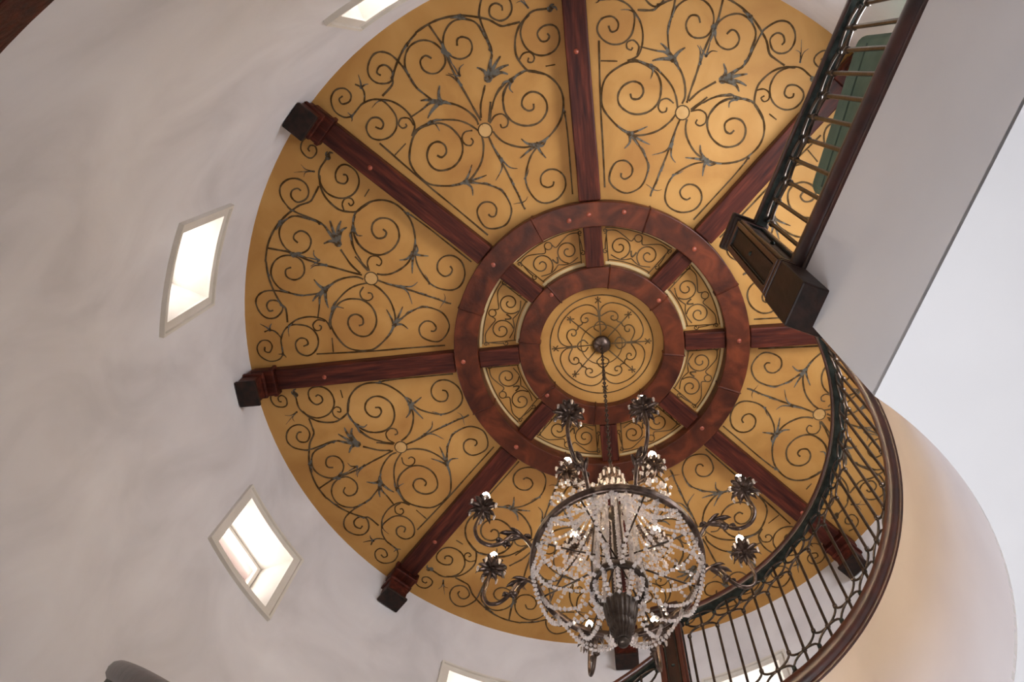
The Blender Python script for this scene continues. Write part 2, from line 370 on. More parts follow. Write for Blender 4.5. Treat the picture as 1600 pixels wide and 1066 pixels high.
def window(idx, az):
    root = empty('window_%d' % idx, P3(RW, az, WZ0), R(az), kind='structure')
    # local frame: x outward, y tangential, z up, origin at the sill on the wall face
    hw = RW * math.sin(R(WHALF)); h = WZ1 - WZ0; D = 0.27
    sag = RW * (1 - math.cos(R(WHALF)))
    g = MB()
    xi, xo = -sag, D
    iy, iz0, iz1 = hw, 0, h
    oy, oz0, oz1 = hw - 0.035, 0.03, h - 0.02
    ins = [(xi, -iy, iz0), (xi, iy, iz0), (xi, iy, iz1), (xi, -iy, iz1)]
    out = [(xo, -oy, oz0), (xo, oy, oz0), (xo, oy, oz1), (xo, -oy, oz1)]
    g.add(ins + out, [(i, (i + 1) % 4, 4 + (i + 1) % 4, 4 + i) for i in range(4)])
    obj('reveal', g, 'trim', root)
    # outer masonry round the opening keeps daylight out of the wall
    g = MB()
    for (y0, y1, z0, z1) in ((-0.6, -oy, -0.4, 0.95), (oy, 0.6, -0.4, 0.95), (-oy, oy, -0.4, oz0), (-oy, oy, oz1, 0.95)):
        g.box((xo + 0.03, (y0 + y1) / 2, (z0 + z1) / 2), (0.05, y1 - y0, z1 - z0))
    obj('outer_masonry', g, 'cream', root)
    g = MB()       # sash
    t = 0.028
    for (y0, y1, z0, z1) in ((-oy, -oy + t, oz0, oz1), (oy - t, oy, oz0, oz1), (-oy + t, oy - t, oz0, oz0 + t), (-oy + t, oy - t, oz1 - t, oz1)):
        g.box((xo - 0.03, (y0 + y1) / 2, (z0 + z1) / 2), (0.035, y1 - y0, z1 - z0))
    obj('window_frame', g, 'trim', root, bevel=0.003)
    g = MB(); g.box((xo - 0.03, 0, (oz0 + oz1) / 2), (0.006, 2 * (oy - t), oz1 - oz0 - 2 * t))
    obj('pane', g, 'pane', root)
    # moulded casing that follows the curve of the wall
    def casing(name, inset, wid, proud):
        g = MB()
        def wpt(y, z, p):
            a = y / RW; rr = RW - p
            return (rr * math.cos(a) - RW, rr * math.sin(a), z)
        a0 = hw + inset; b0 = inset
        n = 8
        for (y0, y1, z0, z1) in ((-a0 - wid, a0 + wid, -b0 - wid, -b0), (-a0 - wid, a0 + wid, h + b0, h + b0 + wid), (-a0 - wid, -a0, -b0, h + b0), (a0, a0 + wid, -b0, h + b0)):
            for i in range(n):
                ya, yb = y0 + (y1 - y0) * i / n, y0 + (y1 - y0) * (i + 1) / n
                g.hexa([wpt(ya, z0, -0.004), wpt(yb, z0, -0.004), wpt(yb, z1, -0.004), wpt(ya, z1, -0.004)], [wpt(ya, z0, proud), wpt(yb, z0, proud), wpt(yb, z1, proud), wpt(ya, z1, proud)])
        obj(name, g, 'trim', root)
    casing('casing', -0.004, 0.052, 0.012)
    casing('casing_bead', 0.048, 0.018, 0.028)
for az, i in WINS: window(i, az)

# roof edge outside the windows
g = MB(); g.arcband(3.0, 3.22, 5.62 + H, 5.70 + H, -180, 180, 72); g.arcband(3.22, 3.29, 5.50 + H, 5.62 + H, -180, 180, 72)
obj('roof_eave', g, 'cream', kind='structure')
g = MB(); g.arcband(3.29, 4.4, 5.49 + H, 5.62 + H, -180, 180, 72)
obj('roof_eave_board', g, 'eave', kind='structure')

# landing block on the right: lower ceiling, drop walls, upper floor
def landing_poly():
    pts = []
    s_hit = math.sqrt(2.595 ** 2 - WN ** 2)
    sc_ = math.sqrt(RD ** 2 - WN ** 2)
    pts.append(WP(sc_, 0, 0).xy); pts.append(WP(s_hit, 0, 0).xy)
    a0 = math.degrees(math.atan2(pts[-1].y, pts[-1].x))
    for i in range(1, 49):
        a = R(a0 + (AEND - a0) * i / 48); pts.append(Vector((2.595 * math.cos(a), 2.595 * math.sin(a))))
    ac = math.degrees(math.atan2(pts[0].y, pts[0].x))
    arc = []
    for i in range(0, 60):
        a = R(AEND + (ac - AEND) * i / 60); arc.append(Vector((RD * math.cos(a), RD * math.sin(a))))
    return pts, arc
pts, arc = landing_poly()
poly = pts + arc
from mathutils.geometry import tessellate_polygon
def slab(name, poly, z0, z1, mat, **kw):
    tris = tessellate_polygon([[Vector((p.x, p.y, 0)) for p in poly]])
    g = MB(); n = len(poly)
    vs = [(p.x, p.y, z0) for p in poly] + [(p.x, p.y, z1) for p in poly]
    fs = [tuple(t) for t in tris] + [tuple(n + i for i in t[::-1]) for t in tris] + [(i, (i + 1) % n, n + (i + 1) % n, n + i) for i in range(n)]
    g.add(vs, fs); return obj(name, g, mat, kind='structure', **kw)
def inset(poly, d):
    c = [];
    for p in poly: c.append(p)
    return c
slab('floor', poly, ZFAS + 0.01 + H, ZFLO - 0.01 + H, 'greywall')
# lower ceiling runs on beyond the round room
outer = [pts[0], WP(3.6, 0, 0).xy, Vector((7.3, -3.4)), Vector((7.3, 5.1)), Vector((0.09, 5.1)), Vector((0.09, RD))] + arc[1:]
slab('ceiling', outer, ZSOF + H, ZSOF + 0.02 + H, 'white')
g = MB()
sc_ = math.sqrt(RD ** 2 - WN ** 2)
s_hit = math.sqrt(2.59 ** 2 - WN ** 2)
g.hexa([WP(sc_, 0, ZSOF), WP(s_hit, 0, ZSOF), WP(s_hit, 0, ZFAS), WP(sc_, 0, ZFAS)], [WP(sc_ , 0.1, ZSOF + .02), WP(s_hit, 0.1, ZSOF + .02), WP(s_hit, 0.1, ZFAS), WP(sc_, 0.1, ZFAS)])
obj('wall_right', g, 'greywall', kind='structure')
g = MB(); g.arcband(RD, RD + 0.08, ZSOF + H + 0.004, ZFAS + H, ACORN, AEND, 72, True)
w = obj('wall_front', g, 'drum', kind='structure')
# outer house walls around the lower room
g = MB()
for c, d in (((7.35, 0.85, 1.87), (0.1, 8.6, 3.8)), ((3.7, 5.15, 1.87), (7.3, 0.1, 3.8)), ((4.2, -3.45, 1.87), (6.2, 0.1, 3.8)), ((0.13, 3.9, 1.87), (0.1, 2.6, 3.8)), ((1.2, -2.9, 1.87), (0.1, 1.15, 3.8))): g.box(c, d)
obj('wall_outer', g, 'white', kind='structure')

# wood curbs at the landing edge
def rounded(w0, w1, z0, z1):
    # profile: x toward void is negative, y up ; a board with a moulded nose
    pr = [(w1, z0), (-0.004, z0), (-0.010, z0 + 0.02), (-0.008, z0 + 0.034)]
    zc_ = (z0 + 0.036 + z1) / 2; hr = (z1 - z0 - 0.036) / 2
    for i in range(9):
        a = -PI / 2 + PI * i / 8; pr.append((w0 + hr * 0.9 - math.cos(a) * hr * 0.9 , zc_ + math.sin(a) * hr))
    pr.append((w1, z1)); return pr
prof = rounded(-0.042, 0.09, 0.0, 0.155)[::-1]
fr = []
for i in range(70):
    a = ACORN + 0.5 + (AEND + 0.0 - ACORN - 0.5) * i / 69
    fr.append((P3(RD, a, ZFAS - 0.012), Vector((math.cos(R(a)), math.sin(R(a)), 0)), Vector((0, 0, 1))))
g = MB(); g.sweep(fr, prof); obj('trim_1', g, 'railwood', kind='structure')
fr = [(WP(s, 0, ZFAS - 0.012), NN, Vector((0, 0, 1))) for s in (1.33, 1.9, 2.56)]
g = MB(); g.sweep(fr, prof); obj('trim_2', g, 'railwood', kind='structure')

# doorway casing at lower left of the round wall
d = empty('door_1', P3(RW, -119, -H), kind='structure'); off = d.location
g = MB(); g.arcband(2.555, 2.595, 2.16 + H, 2.335 + H, -134.5, -107, 14); obj('head_casing', g, 'wood', d, off, bevel=0.008)
g = MB(); g.arcband(2.555, 2.595, 0.0, 2.16 + H, -134.5, -131.5, 3); g.arcband(2.555, 2.595, 0, 2.16 + H, -110.2, -107, 3); obj('side_casing', g, 'wood', d, off, bevel=0.008)
g = MB(); g.arcband(2.56, 2.592, 0.0, 2.16 + H, -131.5, -110.2, 10); obj('door_leaf', g, 'darkwood', d, off)

# ------------------------------------------------------------------ painted ceiling
g = MB(); n = 96
prof_r = [0.012, 0.46, 0.615, 0.9, 1.08, 1.6, 2.1, 2.66]
vs = []; fs = []
for r in prof_r:
    for q in range(n): a = 2 * PI * q / n; vs.append((r * math.cos(a), r * math.sin(a), zc(r)))
for i in range(len(prof_r) - 1):
    for q in range(n): fs.append((i * n + q, i * n + (q + 1) % n, (i + 1) * n + (q + 1) % n, (i + 1) * n + q))
fs.append(tuple(range(n)))
g.add(vs, fs, True)
ceiling = obj('ceiling', g, 'gold', kind='structure', label='round shallow ochre ceiling painted with dark scrolls above the dark wood beams')

def ribbon(g, pts, w, ang, dz=0.0025, taper=None):
    # pts (u, v) metres in a frame whose u axis points to azimuth ang
    ca, sa = math.cos(ang), math.sin(ang); n = len(pts); vs = []
    for i, (u, v) in enumerate(pts):
        a = pts[min(i + 1, n - 1)]; b = pts[max(i - 1, 0)]
        tx, ty = a[0] - b[0], a[1] - b[1]; L = math.hypot(tx, ty) or 1
        ww = w / 2 * (taper[i] if taper else 1.0)
        nx, ny = -ty / L * ww, tx / L * ww
        for s in (1, -1):
            x, y = u + nx * s, v + ny * s
            r = math.hypot(x, y)
            vs.append((x * ca - y * sa, x * sa + y * ca, zc(r) - dz))
    g.add(vs, [(2 * i, 2 * i + 1, 2 * i + 3, 2 * i + 2) for i in range(n - 1)])
def circle_pts(cx, cy, r, n=24, a0=0, a1=360):
    return [(cx + r * math.cos(R(a0 + (a1 - a0) * i / n)), cy + r * math.sin(R(a0 + (a1 - a0) * i / n))) for i in range(n + 1)]
def spiral_pts(cx, cy, r0, a0, turns, rend=0.18, sgn=1, n=40):
    out = []
    for i in range(n + 1):
        t = i / n; rr = r0 * (1 - (1 - rend) * t ** 0.9); a = R(a0) + sgn * t * turns * 2 * PI
        out.append((cx + rr * math.cos(a), cy + rr * math.sin(a)))
    return out
def wob(n, lo=0.75, hi=1.25): return [random.uniform(lo, hi) for _ in range(n)]
def panel_scroll(ang):
    g = MB()
    for w, pts in SCROLL:
        q = catmull([(x / 1000, y / 1000) for x, y in pts], 4)
        ribbon(g, q, w * 1.5 / 1000, ang, taper=wob(len(q), 0.85, 1.2))
    # second edge line along the beam
    ribbon(g, circle_pts(1.742, 0, 0.045, 24), 0.011, ang)
    g2 = MB()
    for base, bw, tips in LEAVES:
        bx, by = base[0] / 1000, base[1] / 1000
        ribbon(g2, circle_pts(bx, by, bw / 3600, 8), bw / 1900, ang, 0.0035)
        for tip in tips:
            q = catmull([(bx, by)] + [(x / 1000, y / 1000) for x, y in tip], 4)
            n = len(q)
            ribbon(g2, q, bw * 0.66 / 1000, ang, 0.0035, [1.0 - 0.75 * i / (n - 1) for i in range(n)])
    a = obj('painted_scrollwork', g, 'paint', ceiling)
    b = obj('painted_leaves', g2, 'leafpaint', ceiling)
    g3 = MB(); ribbon(g3, circle_pts(1.742, 0, 0.021, 20), 0.042, ang, 0.0045); obj('painted_boss', g3, 'boss', ceiling)
for k in range(8): panel_scroll(R(AZ0 - 22.5 + 45 * k))

def ring_panel(ang):
    g = MB(); e = MB()
    half = R(22.5)
    def pol(r, t): return (r * math.cos(t), r * math.sin(t))
    w = 0.008
    for sg in (1, -1):
        cx, cy = 0.745, sg * 0.108
        sp = spiral_pts(cx, cy, 0.088, 205 if sg > 0 else 155, 1.55, 0.16, sg)
        ribbon(g, sp, w * 1.2, ang)
        ribbon(g, catmull([(0.69, 0), (0.665, sg * 0.05), (0.66, sg * 0.09), (0.672, sg * 0.15)], 5), w, ang)
        ribbon(g, catmull([(0.84, sg * 0.028), (0.81, sg * 0.045), (0.83, sg * 0.10), (0.85, sg * 0.17), (0.83, sg * 0.235)], 5), w, ang)
        ribbon(g, catmull([(0.70, sg * 0.20), (0.745, sg * 0.215), (0.80, sg * 0.225)], 5), w, ang)
        ribbon(g, spiral_pts(0.685, sg * 0.195, 0.02, 0, 1.1, 0.25, sg, 16), w * 0.9, ang)
        ribbon(g, spiral_pts(0.825, sg * 0.245, 0.02, 180, 1.1, 0.25, sg, 16), w * 0.9, ang)
        ribbon(g, catmull([(0.70, 0.0), (0.72, sg * 0.012), (0.745, sg * 0.02)], 4), w * 1.5, ang)
        # side lines and pale edges
        rs = [0.64 + 0.23 * i / 8 for i in range(9)]
        ribbon(g, [pol(r, sg * (half - 0.098 / r)) for r in rs], w, ang)
    ribbon(g, circle_pts(0.845, 0, 0.027, 20), w, ang)
    ribbon(g, [pol(0.652, -half + 0.15 + (2 * half - 0.30) * i / 20) for i in range(21)], w, ang)
    ribbon(g, [pol(0.885, -half + 0.105 + (2 * half - 0.21) * i / 20) for i in range(21)], w, ang)
    ribbon(e, [pol(0.628, -half + 0.12 + (2 * half - 0.24) * i / 20) for i in range(21)], 0.022, ang)
    ribbon(e, [pol(0.900, -half + 0.08 + (2 * half - 0.16) * i / 20) for i in range(21)], 0.016, ang)
    obj('painted_scrollwork', g, 'paint', ceiling); obj('painted_edging', e, 'pale', ceiling)
for k in range(8): ring_panel(R(AZ0 - 22.5 + 45 * k))
# centre rose painting
g = MB(); w = 0.009
ribbon(g, circle_pts(0, 0, 0.385, 72), w, 0); ribbon(g, circle_pts(0, 0, 0.155, 40), w * 0.7, 0)
base = R(AZ0)
for k in range(8):
    ang = base + k * PI / 4
    diag = k % 2 == 0
    L = 0.335 if diag else 0.375
    ribbon(g, [(0.07, 0), (0.2, 0), (L, 0)], w, ang)
    ribbon(g, [(L - 0.05, 0.022), (L - 0.03, 0.004), (L - 0.012, 0.018)], w, ang); ribbon(g, [(L - 0.05, -0.022), (L - 0.03, -0.004), (L - 0.012, -0.018)], w, ang)
    if diag:   # closed C-scroll round each diagonal spoke
        h = [(0.162, 0.072), (0.175, 0.050), (0.205, 0.040), (0.232, 0.052), (0.238, 0.082), (0.215, 0.108)]
        body = [(0.215, 0.062), (0.200, 0.078), (0.180, 0.070), (0.178, 0.040), (0.205, 0.020), (0.245, 0.028), (0.262, 0.062), (0.250, 0.105), (0.215, 0.135), (0.165, 0.142), (0.135, 0.120)]
        for sg in (1, -1):
            q = [(0.222, 0.070), (0.212, 0.084), (0.194, 0.078), (0.190, 0.052), (0.208, 0.030), (0.180, 0.006), (0.150, 0.030), (0.135, 0.075), (0.137, 0.110), (0.160, 0.150), (0.205, 0.178), (0.262, 0.172), (0.310, 0.132), (0.338, 0.070), (0.348, 0.0)]
            q = [(0.228, 0.076), (0.215, 0.088), (0.198, 0.076), (0.203, 0.052), (0.226, 0.040), (0.250, 0.056), (0.256, 0.088), (0.236, 0.122), (0.196, 0.140), (0.165, 0.150), (0.190, 0.178), (0.240, 0.186), (0.290, 0.160), (0.325, 0.105), (0.342, 0.05), (0.346, 0.0)]
            ribbon(g, catmull([(u, v * sg) for u, v in q], 4), w, ang)
            ribbon(g, catmull([(0.228, 0.0), (0.215, sg * 0.02), (0.218, sg * 0.042)], 4), w, ang)
    else:
        ribbon(g, [(0.19, 0), (0.25, 0)], 0.018, ang)
        for sg in (1, -1): ribbon(g, catmull([(0.10, sg * 0.012), (0.13, sg * 0.045), (0.165, sg * 0.03), (0.185, 0)], 4), w, ang)
obj('painted_rosette', g, 'paint', ceiling)

# ------------------------------------------------------------------ timber rings
def timber_ring(r0, r1, zb, nseg, shift, label, pegs):
    root = empty('timber_ring', (0, 0, zb + H), label=label, cat='ceiling beam', kind='thing')
    off = root.location
    for k in range(nseg):
        a0 = AZ0 + shift + 360 / nseg * k; a1 = a0 + 360 / nseg
        g = MB(); dz = random.uniform(-0.0025, 0.0025); gap = 0.07
        g.arcband(r0 + random.uniform(-.002, .002), r1 + random.uniform(-.002, .002), zb + H + dz, lambda r: zc(r) - 0.004, a0 + gap / r1 * .5, a1 - gap / r1 * .5, 16)
        obj('arc_segment', g, 'ringwood', root, off, bevel=0.007)
    for az, rr in pegs:
        g = MB(); g.lathe([(0.004, -0.009), (0.013, -0.007), (0.018, 0.0), (0.018, 0.012)], 12, P3(rr, az, zb))
        obj('wood_peg', g, 'peg', root, off)
    return root
timber_ring(0.911, 1.084, 5.975, 8, 22.5, 'large outer dark wood ring where the eight long beams meet', [(AZ0 + 45 * k + random.uniform(-1.5, 1.5), 1.0 + random.uniform(-.03, .03)) for k in range(8)] + [(-82, 1.02), (-104, 0.98)])
timber_ring(0.459, 0.613, 6.035, 8, 10, 'small inner dark wood ring around the painted rosette', [(AZ0 + 45 * k + 8, 0.55) for k in range(0, 8, 2)])

# ------------------------------------------------------------------ beams
def make_beam():
    root = empty('ceiling_beam', (0, 0, 0))
    x0, x1, hw = 1.088, 2.594, 0.077
    g = MB(); n = 6
    rings = []
    for i in range(n + 1):
        x = x0 + (x1 - x0) * i / n
        zt = zc(x) - 0.004 - zc(x0); zb = zc(x) - 0.100 - zc(x0); j = random.uniform(-0.003, 0.003)
        rings.append([Vector((x - x0, -hw + j, zb)), Vector((x - x0, hw + j, zb)), Vector((x - x0, hw, zt)), Vector((x - x0, -hw, zt))])
    vs = [v for r_ in rings for v in r_]
    fs = [(i * 4 + q, i * 4 + (q + 1) % 4, i * 4 + 4 + (q + 1) % 4, i * 4 + 4 + q) for i in range(n) for q in range(4)] + [(3, 2, 1, 0), (4 * n, 4 * n + 1, 4 * n + 2, 4 * n + 3)]
    g.add(vs, fs); obj('beam_body', g, 'wood', root, bevel=0.009)
    zt = zc(2.6) - 0.100 - zc(x0)
    L = 2.594 - x0
    g = MB()
    g.box((L - 0.065, 0, zt - 0.115), (0.13, 0.165, 0.225)); obj('corbel_block', g, 'wood', root, bevel=0.008)
    g = MB()
    g.box((L - 0.125, 0, zt + 0.0), (0.16, 0.200, 0.085)); g.box((L - 0.19, 0, zt + 0.01), (0.03, 0.215, 0.10)); obj('corbel_collar', g, 'wood', root, bevel=0.007)
    g = MB()
    g.box((L - 0.075, 0, zt - 0.075), (0.15, 0.195, 0.032)); obj('corbel_moulding', g, 'wood', root, bevel=0.009)
    g = MB(); g.box((L - 0.075, 0, zt - 0.232), (0.15, 0.190, 0.028)); obj('corbel_moulding', g, 'darkwood', root, bevel=0.009)
    for (x, y) in ((2.05, -0.01),):
        g = MB(); zz = zc(x) - 0.100 - zc(x0)
        g.lathe([(0.004, -0.008), (0.012, -0.006), (0.017, 0.0), (0.017, 0.01)], 12, (x - x0, y, zz)); obj('wood_peg', g, 'peg', root)
    return root
BL = ['long dark wood beam from the outer ring to the upper left wall', 'long dark wood beam running to the top edge of the picture',
      'long dark wood beam passing behind the straight railing at upper right', 'dark wood beam from the outer ring right to the curved railing top',
      'dark wood beam at lower right, its corbel seen through the curved railing', 'dark wood beam running down behind the chandelier to the newel post',
      'long dark wood beam reaching the lower left wall, corbel lowest at left', 'long nearly level dark wood beam reaching the left wall']
proto = make_beam()
for k in range(8):
    o = proto if k == 0 else copy_tree(proto)
    a = R(AZ0 + 45 * k)
    o.location = (1.088 * math.cos(a), 1.088 * math.sin(a), zc(1.088)); o.rotation_euler = (0, 0, a)
    finish(o, BL[k], 'ceiling beam', 'long beams radiating from the outer ring', 'thing')
def make_strut():
    root = empty('short_beam', (0, 0, 0)); L = 0.909 - 0.615; hw = 0.065
    g = MB(); z0 = zc(0.615)
    lo = [Vector((0, -hw, -0.088)), Vector((L, -hw, -0.088 + zc(.909) - z0)), Vector((L, hw, -0.088 + zc(.909) - z0)), Vector((0, hw, -0.088))]
    hi = [v + Vector((0, 0, 0.084)) for v in lo]
    g.hexa(lo, hi); obj('beam_body', g, 'wood', root, bevel=0.006)
    return root
SL = ['upper left', 'top', 'upper right', 'right', 'lower right', 'bottom', 'lower left', 'left']
proto = make_strut()
for k in range(8):
    o = proto if k == 0 else copy_tree(proto)
    a = R(AZ0 + 45 * k)
    o.location = (0.615 * math.cos(a), 0.615 * math.sin(a), zc(0.615)); o.rotation_euler = (0, 0, a)
    finish(o, 'short dark wood beam joining the two rings on their %s side' % SL[k], 'ceiling beam', 'short beams between the two rings', 'thing')

# ------------------------------------------------------------------ railings
def rail_profile(w, h):
    pr = []
    for i in range(14):
        a = 2 * PI * i / 14; c, s = math.cos(a), math.sin(a)
        pr.append((w / 2 * math.copysign(abs(c) ** 0.7, c), h / 2 * math.copysign(abs(s) ** 0.8, s)))
    return pr
def railing(name, label, path, zlo, zhi, count, sweep_frames, origin, br=0.0078, orn=2):
    """path(t, z): point at station t (in baluster spacings) and height z above the local floor line"""
    root = empty(name, origin, label=label, cat='railing'); off = root.location
    g = MB(); g.sweep([(p + u * 0, a, u) for p, a, u in sweep_frames(zhi + 0.038)], rail_profile(0.074, 0.062)); obj('handrail', g, 'railwood', root, off)
    g = MB(); g.sweep(sweep_frames(zhi + 0.002), [(-0.026, -0.010), (0.026, -0.010), (0.026, 0.010), (-0.026, 0.010)], smooth=False); obj('iron_band', g, 'verdigris', root, off, label='thin greenish iron band under the handrail')
    d = SPAC
    # top ornament: circles centred on the long bars
    z1 = zhi - 0.004; rc = 0.5          # vertical radius in metres = d
    rz, arch = 0.060, 0.062
    for k in range(count):
        if k % 2 == 1:
            g = MB(); g.tube([path(k, z) for z in (zlo - 0.005, zlo + 0.3, zlo + 0.6, zhi)], br, 6)
            obj('baluster', g, 'iron', root, off)
            for zz, sg in ((zhi - 2 * rz - 0.008, 1), (zlo + 2 * rz + 0.008, -1))[:orn]:
                c = zz + sg * rz
                g = MB(); g.tube([path(k + 0.98 * math.cos(2 * PI * i / 20), c + rz * math.sin(2 * PI * i / 20)) for i in range(20)], br * 0.85, 5, closed=True)
                obj('iron_ring', g, 'iron', root, off)
                g = MB(); g.tube([path(k + math.cos(PI * i / 12), zz - sg * arch + sg * arch * math.sin(PI * i / 12)) for i in range(13)], br * 0.85, 5)
                obj('iron_arch', g, 'iron', root, off)
                g = MB(); g.lathe([(0.004, -0.012), (br * 1.7, -0.008), (br * 1.7, 0.008), (0.004, 0.012)], 8, path(k, zz)); obj('clasp', g, 'iron', root, off)
        else:
            ztop = zhi - 2 * rz - 0.008 - arch; zbot = zlo + 2 * rz + 0.008 + arch if orn == 2 else zlo - 0.005
            g = MB(); g.tube([path(k, zbot), path(k, (zbot + ztop) / 2), path(k, ztop)], br, 6)
            for zz in ((zbot, ztop) if orn == 2 else (ztop,)): g.lathe([(br, -0.014), (br * 1.6, -0.009), (br * 1.6, 0.009), (br, 0.014)], 8, path(k, zz))
            obj('baluster', g, 'iron', root, off)
            for zz in ((zlo + rz + 0.004, zhi - rz - 0.004) if orn == 2 else (zhi - rz - 0.004,)):
                g = MB(); g.lathe([(0.004, -0.013), (br * 1.6, -0.009), (br * 1.6, 0.009), (0.004, 0.013)], 8, path(k, zz)); obj('clasp', g, 'verdigris', root, off)
    return root
SPAC = 0.088
zlo, zhi = ZFLO + 0.015, ZRAIL - 0.02
def st_frames(z): return [(WP(s, 0.035, z), NN, Vector((0, 0, 1))) for s in (1.375, 1.8, 2.2, 2.56)]
railing('straight_railing', 'straight iron railing with dark wood handrail along the upper landing edge', lambda t, z: WP(1.42 + t * 0.105, 0.035, z), zlo, zhi, 11, st_frames, WP(1.33, 0.035, ZFLO), 0.0105, 1)
RR = 1.29
A1, A2 = ACORN + 4.5, 69.8
dA = math.degrees(SPAC / RR)
cnt = int((A2 - A1) / dA)
dA = (A2 - A1) / cnt
def cv_frames(z):
    return [(P3(RR, A1 - 1.5 + (A2 - A1 + 1.5) * i / 60, z), Vector((math.cos(R(A1 - 1.5 + (A2 - A1 + 1.5) * i / 60)), math.sin(R(A1 - 1.5 + (A2 - A1 + 1.5) * i / 60)), 0)), Vector((0, 0, 1))) for i in range(61)]
railing('curved_railing', 'curved iron railing with ringed balusters and dark wood handrail round the opening', lambda t, z: P3(RR, A1 + (t + 0.5) * dA, z), zlo, zhi, cnt, cv_frames, P3(RR, A1, ZFLO))
# stair railing going down from the lower newel post
def RST(az): return 1.29 + 0.043 * min(1, max(0, az - 90) / 60)
def zst(az): return 4.07 - (min(az, 216) - 78.0) * (4.07 - 1.41) / 138.0 - max(0, az - 216) * 0.0222
def sr_frames(dz):
    out = []
    for i in range(71):
        az = 76.5 + (250 - 76.5) * i / 70; a = R(az)
        out.append((P3(RST(az), az, zst(az) + dz - ZRAIL + 0.0), Vector((math.cos(a), math.sin(a), 0)), Vector((0, 0, 1))))
    return out
dB = math.degrees(0.095 / 1.29)
def srp(t, z): az = 77.5 + t * dB; return P3(RST(az), az, zst(az) + z - ZRAIL)
sr = railing('stair_railing', 'dark wood stair handrail descending from the lower newel post toward the left', srp, zlo, zhi, 42, sr_frames, P3(1.29, 76, 3.0))
# ------------------------------------------------------------------ newel posts
def newel(name, label, c, ang, w, d, zb, zt, drop):
    root = empty(name, (c[0], c[1], zb + H), ang, label=label, cat='newel post')
    h = zt - zb
    g = MB(); g.box((0, 0, h / 2 + 0.02), (w * 0.86, d * 0.86, h - 0.04)); obj('shaft', g, 'darkwood', root, bevel=0.006)
    g = MB(); g.box((0, 0, h + 0.010), (w * 1.02, d * 1.02, 0.03)); g.box((0, 0, h + 0.045), (w * 1.18, d * 1.18, 0.045)); obj('cap', g, 'darkwood', root, bevel=0.01)
    g = MB(); g.box((0, 0, drop / 2), (w * 1.05, d * 1.05, drop)); g.box((0, 0, drop + 0.012), (w * 0.98, d * 0.98, 0.024)); obj('base_block', g, 'darkwood', root, bevel=0.007)
    z0, z1 = drop + 0.10, h - 0.07
    for k in range(4):
        rot = Matrix.Rotation(k * PI / 2, 3, 'Z'); ww, dd = (w, d) if k % 2 == 0 else (d, w)
        fx = dd * 0.43 + 0.005; hw_ = ww * 0.43
        g = MB()
        for (y, z, sy, sz) in ((-hw_ + 0.012, (z0 + z1) / 2, 0.022, z1 - z0), (hw_ - 0.012, (z0 + z1) / 2, 0.022, z1 - z0), (0, z0, 2 * hw_, 0.03), (0, z1, 2 * hw_, 0.03), (0, z0 - 0.05, 2 * hw_ + 0.012, 0.022)):
            g.box(rot @ Vector((fx, y, z)), (0.014, sy, sz), rot)
        obj('panel_frame', g, 'railwood', root, bevel=0.003)
        g = MB()
        hy = hw_ - 0.032
        for (y, z, sy, sz) in ((-hy, (z0 + z1) / 2, 0.004, z1 - z0 - 0.06), (hy, (z0 + z1) / 2, 0.004, z1 - z0 - 0.06), (0, z0 + 0.028, 2 * hy, 0.004), (0, z1 - 0.028, 2 * hy, 0.004)):
            g.box(rot @ Vector((fx, y, z)), (0.009, sy, sz), rot)
        g.lathe([(0.002, -0.006), (0.010, -0.004), (0.012, 0), (0.010, 0.004), (0.002, 0.006)], 8, rot @ Vector((fx - 0.002, 0, (z0 + z1) / 2)))
        obj('inlay_line', g, 'verdigris', root, label='thin green inlay line around the panel')
    return root
nc = WP(1.29, -0.012, 0)
newel('newel_post', 'square dark wood newel post where the straight railing meets the curved one', (nc.x, nc.y), math.atan2(NN.y, NN.x), 0.17, 0.165, 2.99, 4.42, 0.36)
n2 = P3(1.29, 72.9, 0)
newel('newel_post', 'square dark wood newel post right of the chandelier bottom, ending the curved railing', (n2.x, n2.y), R(72.9), 0.15, 0.15, 3.20, 4.42, 0.2)

# ------------------------------------------------------------------ staircase going down along the wall
st = empty('staircase', P3(1.3, 150, -H), label='wooden curved staircase descending along the round wall at the bottom left', cat='staircase'); off = st.location
nt = 19
for i in range(nt):
    a0 = AEND + (240 - AEND) * i / nt; a1 = AEND + (240 - AEND) * (i + 1) / nt
    z = zst(a0) - 0.95 - 0.06 * 0
    g = MB(); g.arcband(1.38, 2.545, z - 0.045 + H, z + H, a0, a1 + 0.8, 6); obj('tread', g, 'railwood', st, off, bevel=0.006)
g = MB(); fr = []
for i in range(60):
    az = AEND - 6 + (240 - AEND + 6) * i / 59; a = R(az)
    fr.append((P3(RST(az), az, zst(az) - 1.10), Vector((math.cos(a), math.sin(a), 0)), Vector((0, 0, 1))))
g.sweep(fr, [(-0.02, -0.13), (0.03, -0.13), (0.03, 0.14), (-0.02, 0.14)], smooth=False); obj('stringer', g, 'railwood', st, off)
g = MB(); g.arcband(1.31, 2.545, -0.02 + H, 0.06 + H, 240, 252, 6); obj('landing_platform', g, 'railwood', st, off)
g = MB(); g.arcband(1.33, 2.545, 0.0, -0.02 + H, 240, 252, 6); obj('support_wall', g, 'plaster', st, off)

# ------------------------------------------------------------------ settee behind the straight railing
pA = WP(2.36, 0.115, 0); pB = WP(1.62, 0.205, 0)
mid = (pA + pB) / 2; ax = (pA - pB); Ls = ax.length; ang = math.atan2(ax.y, ax.x)
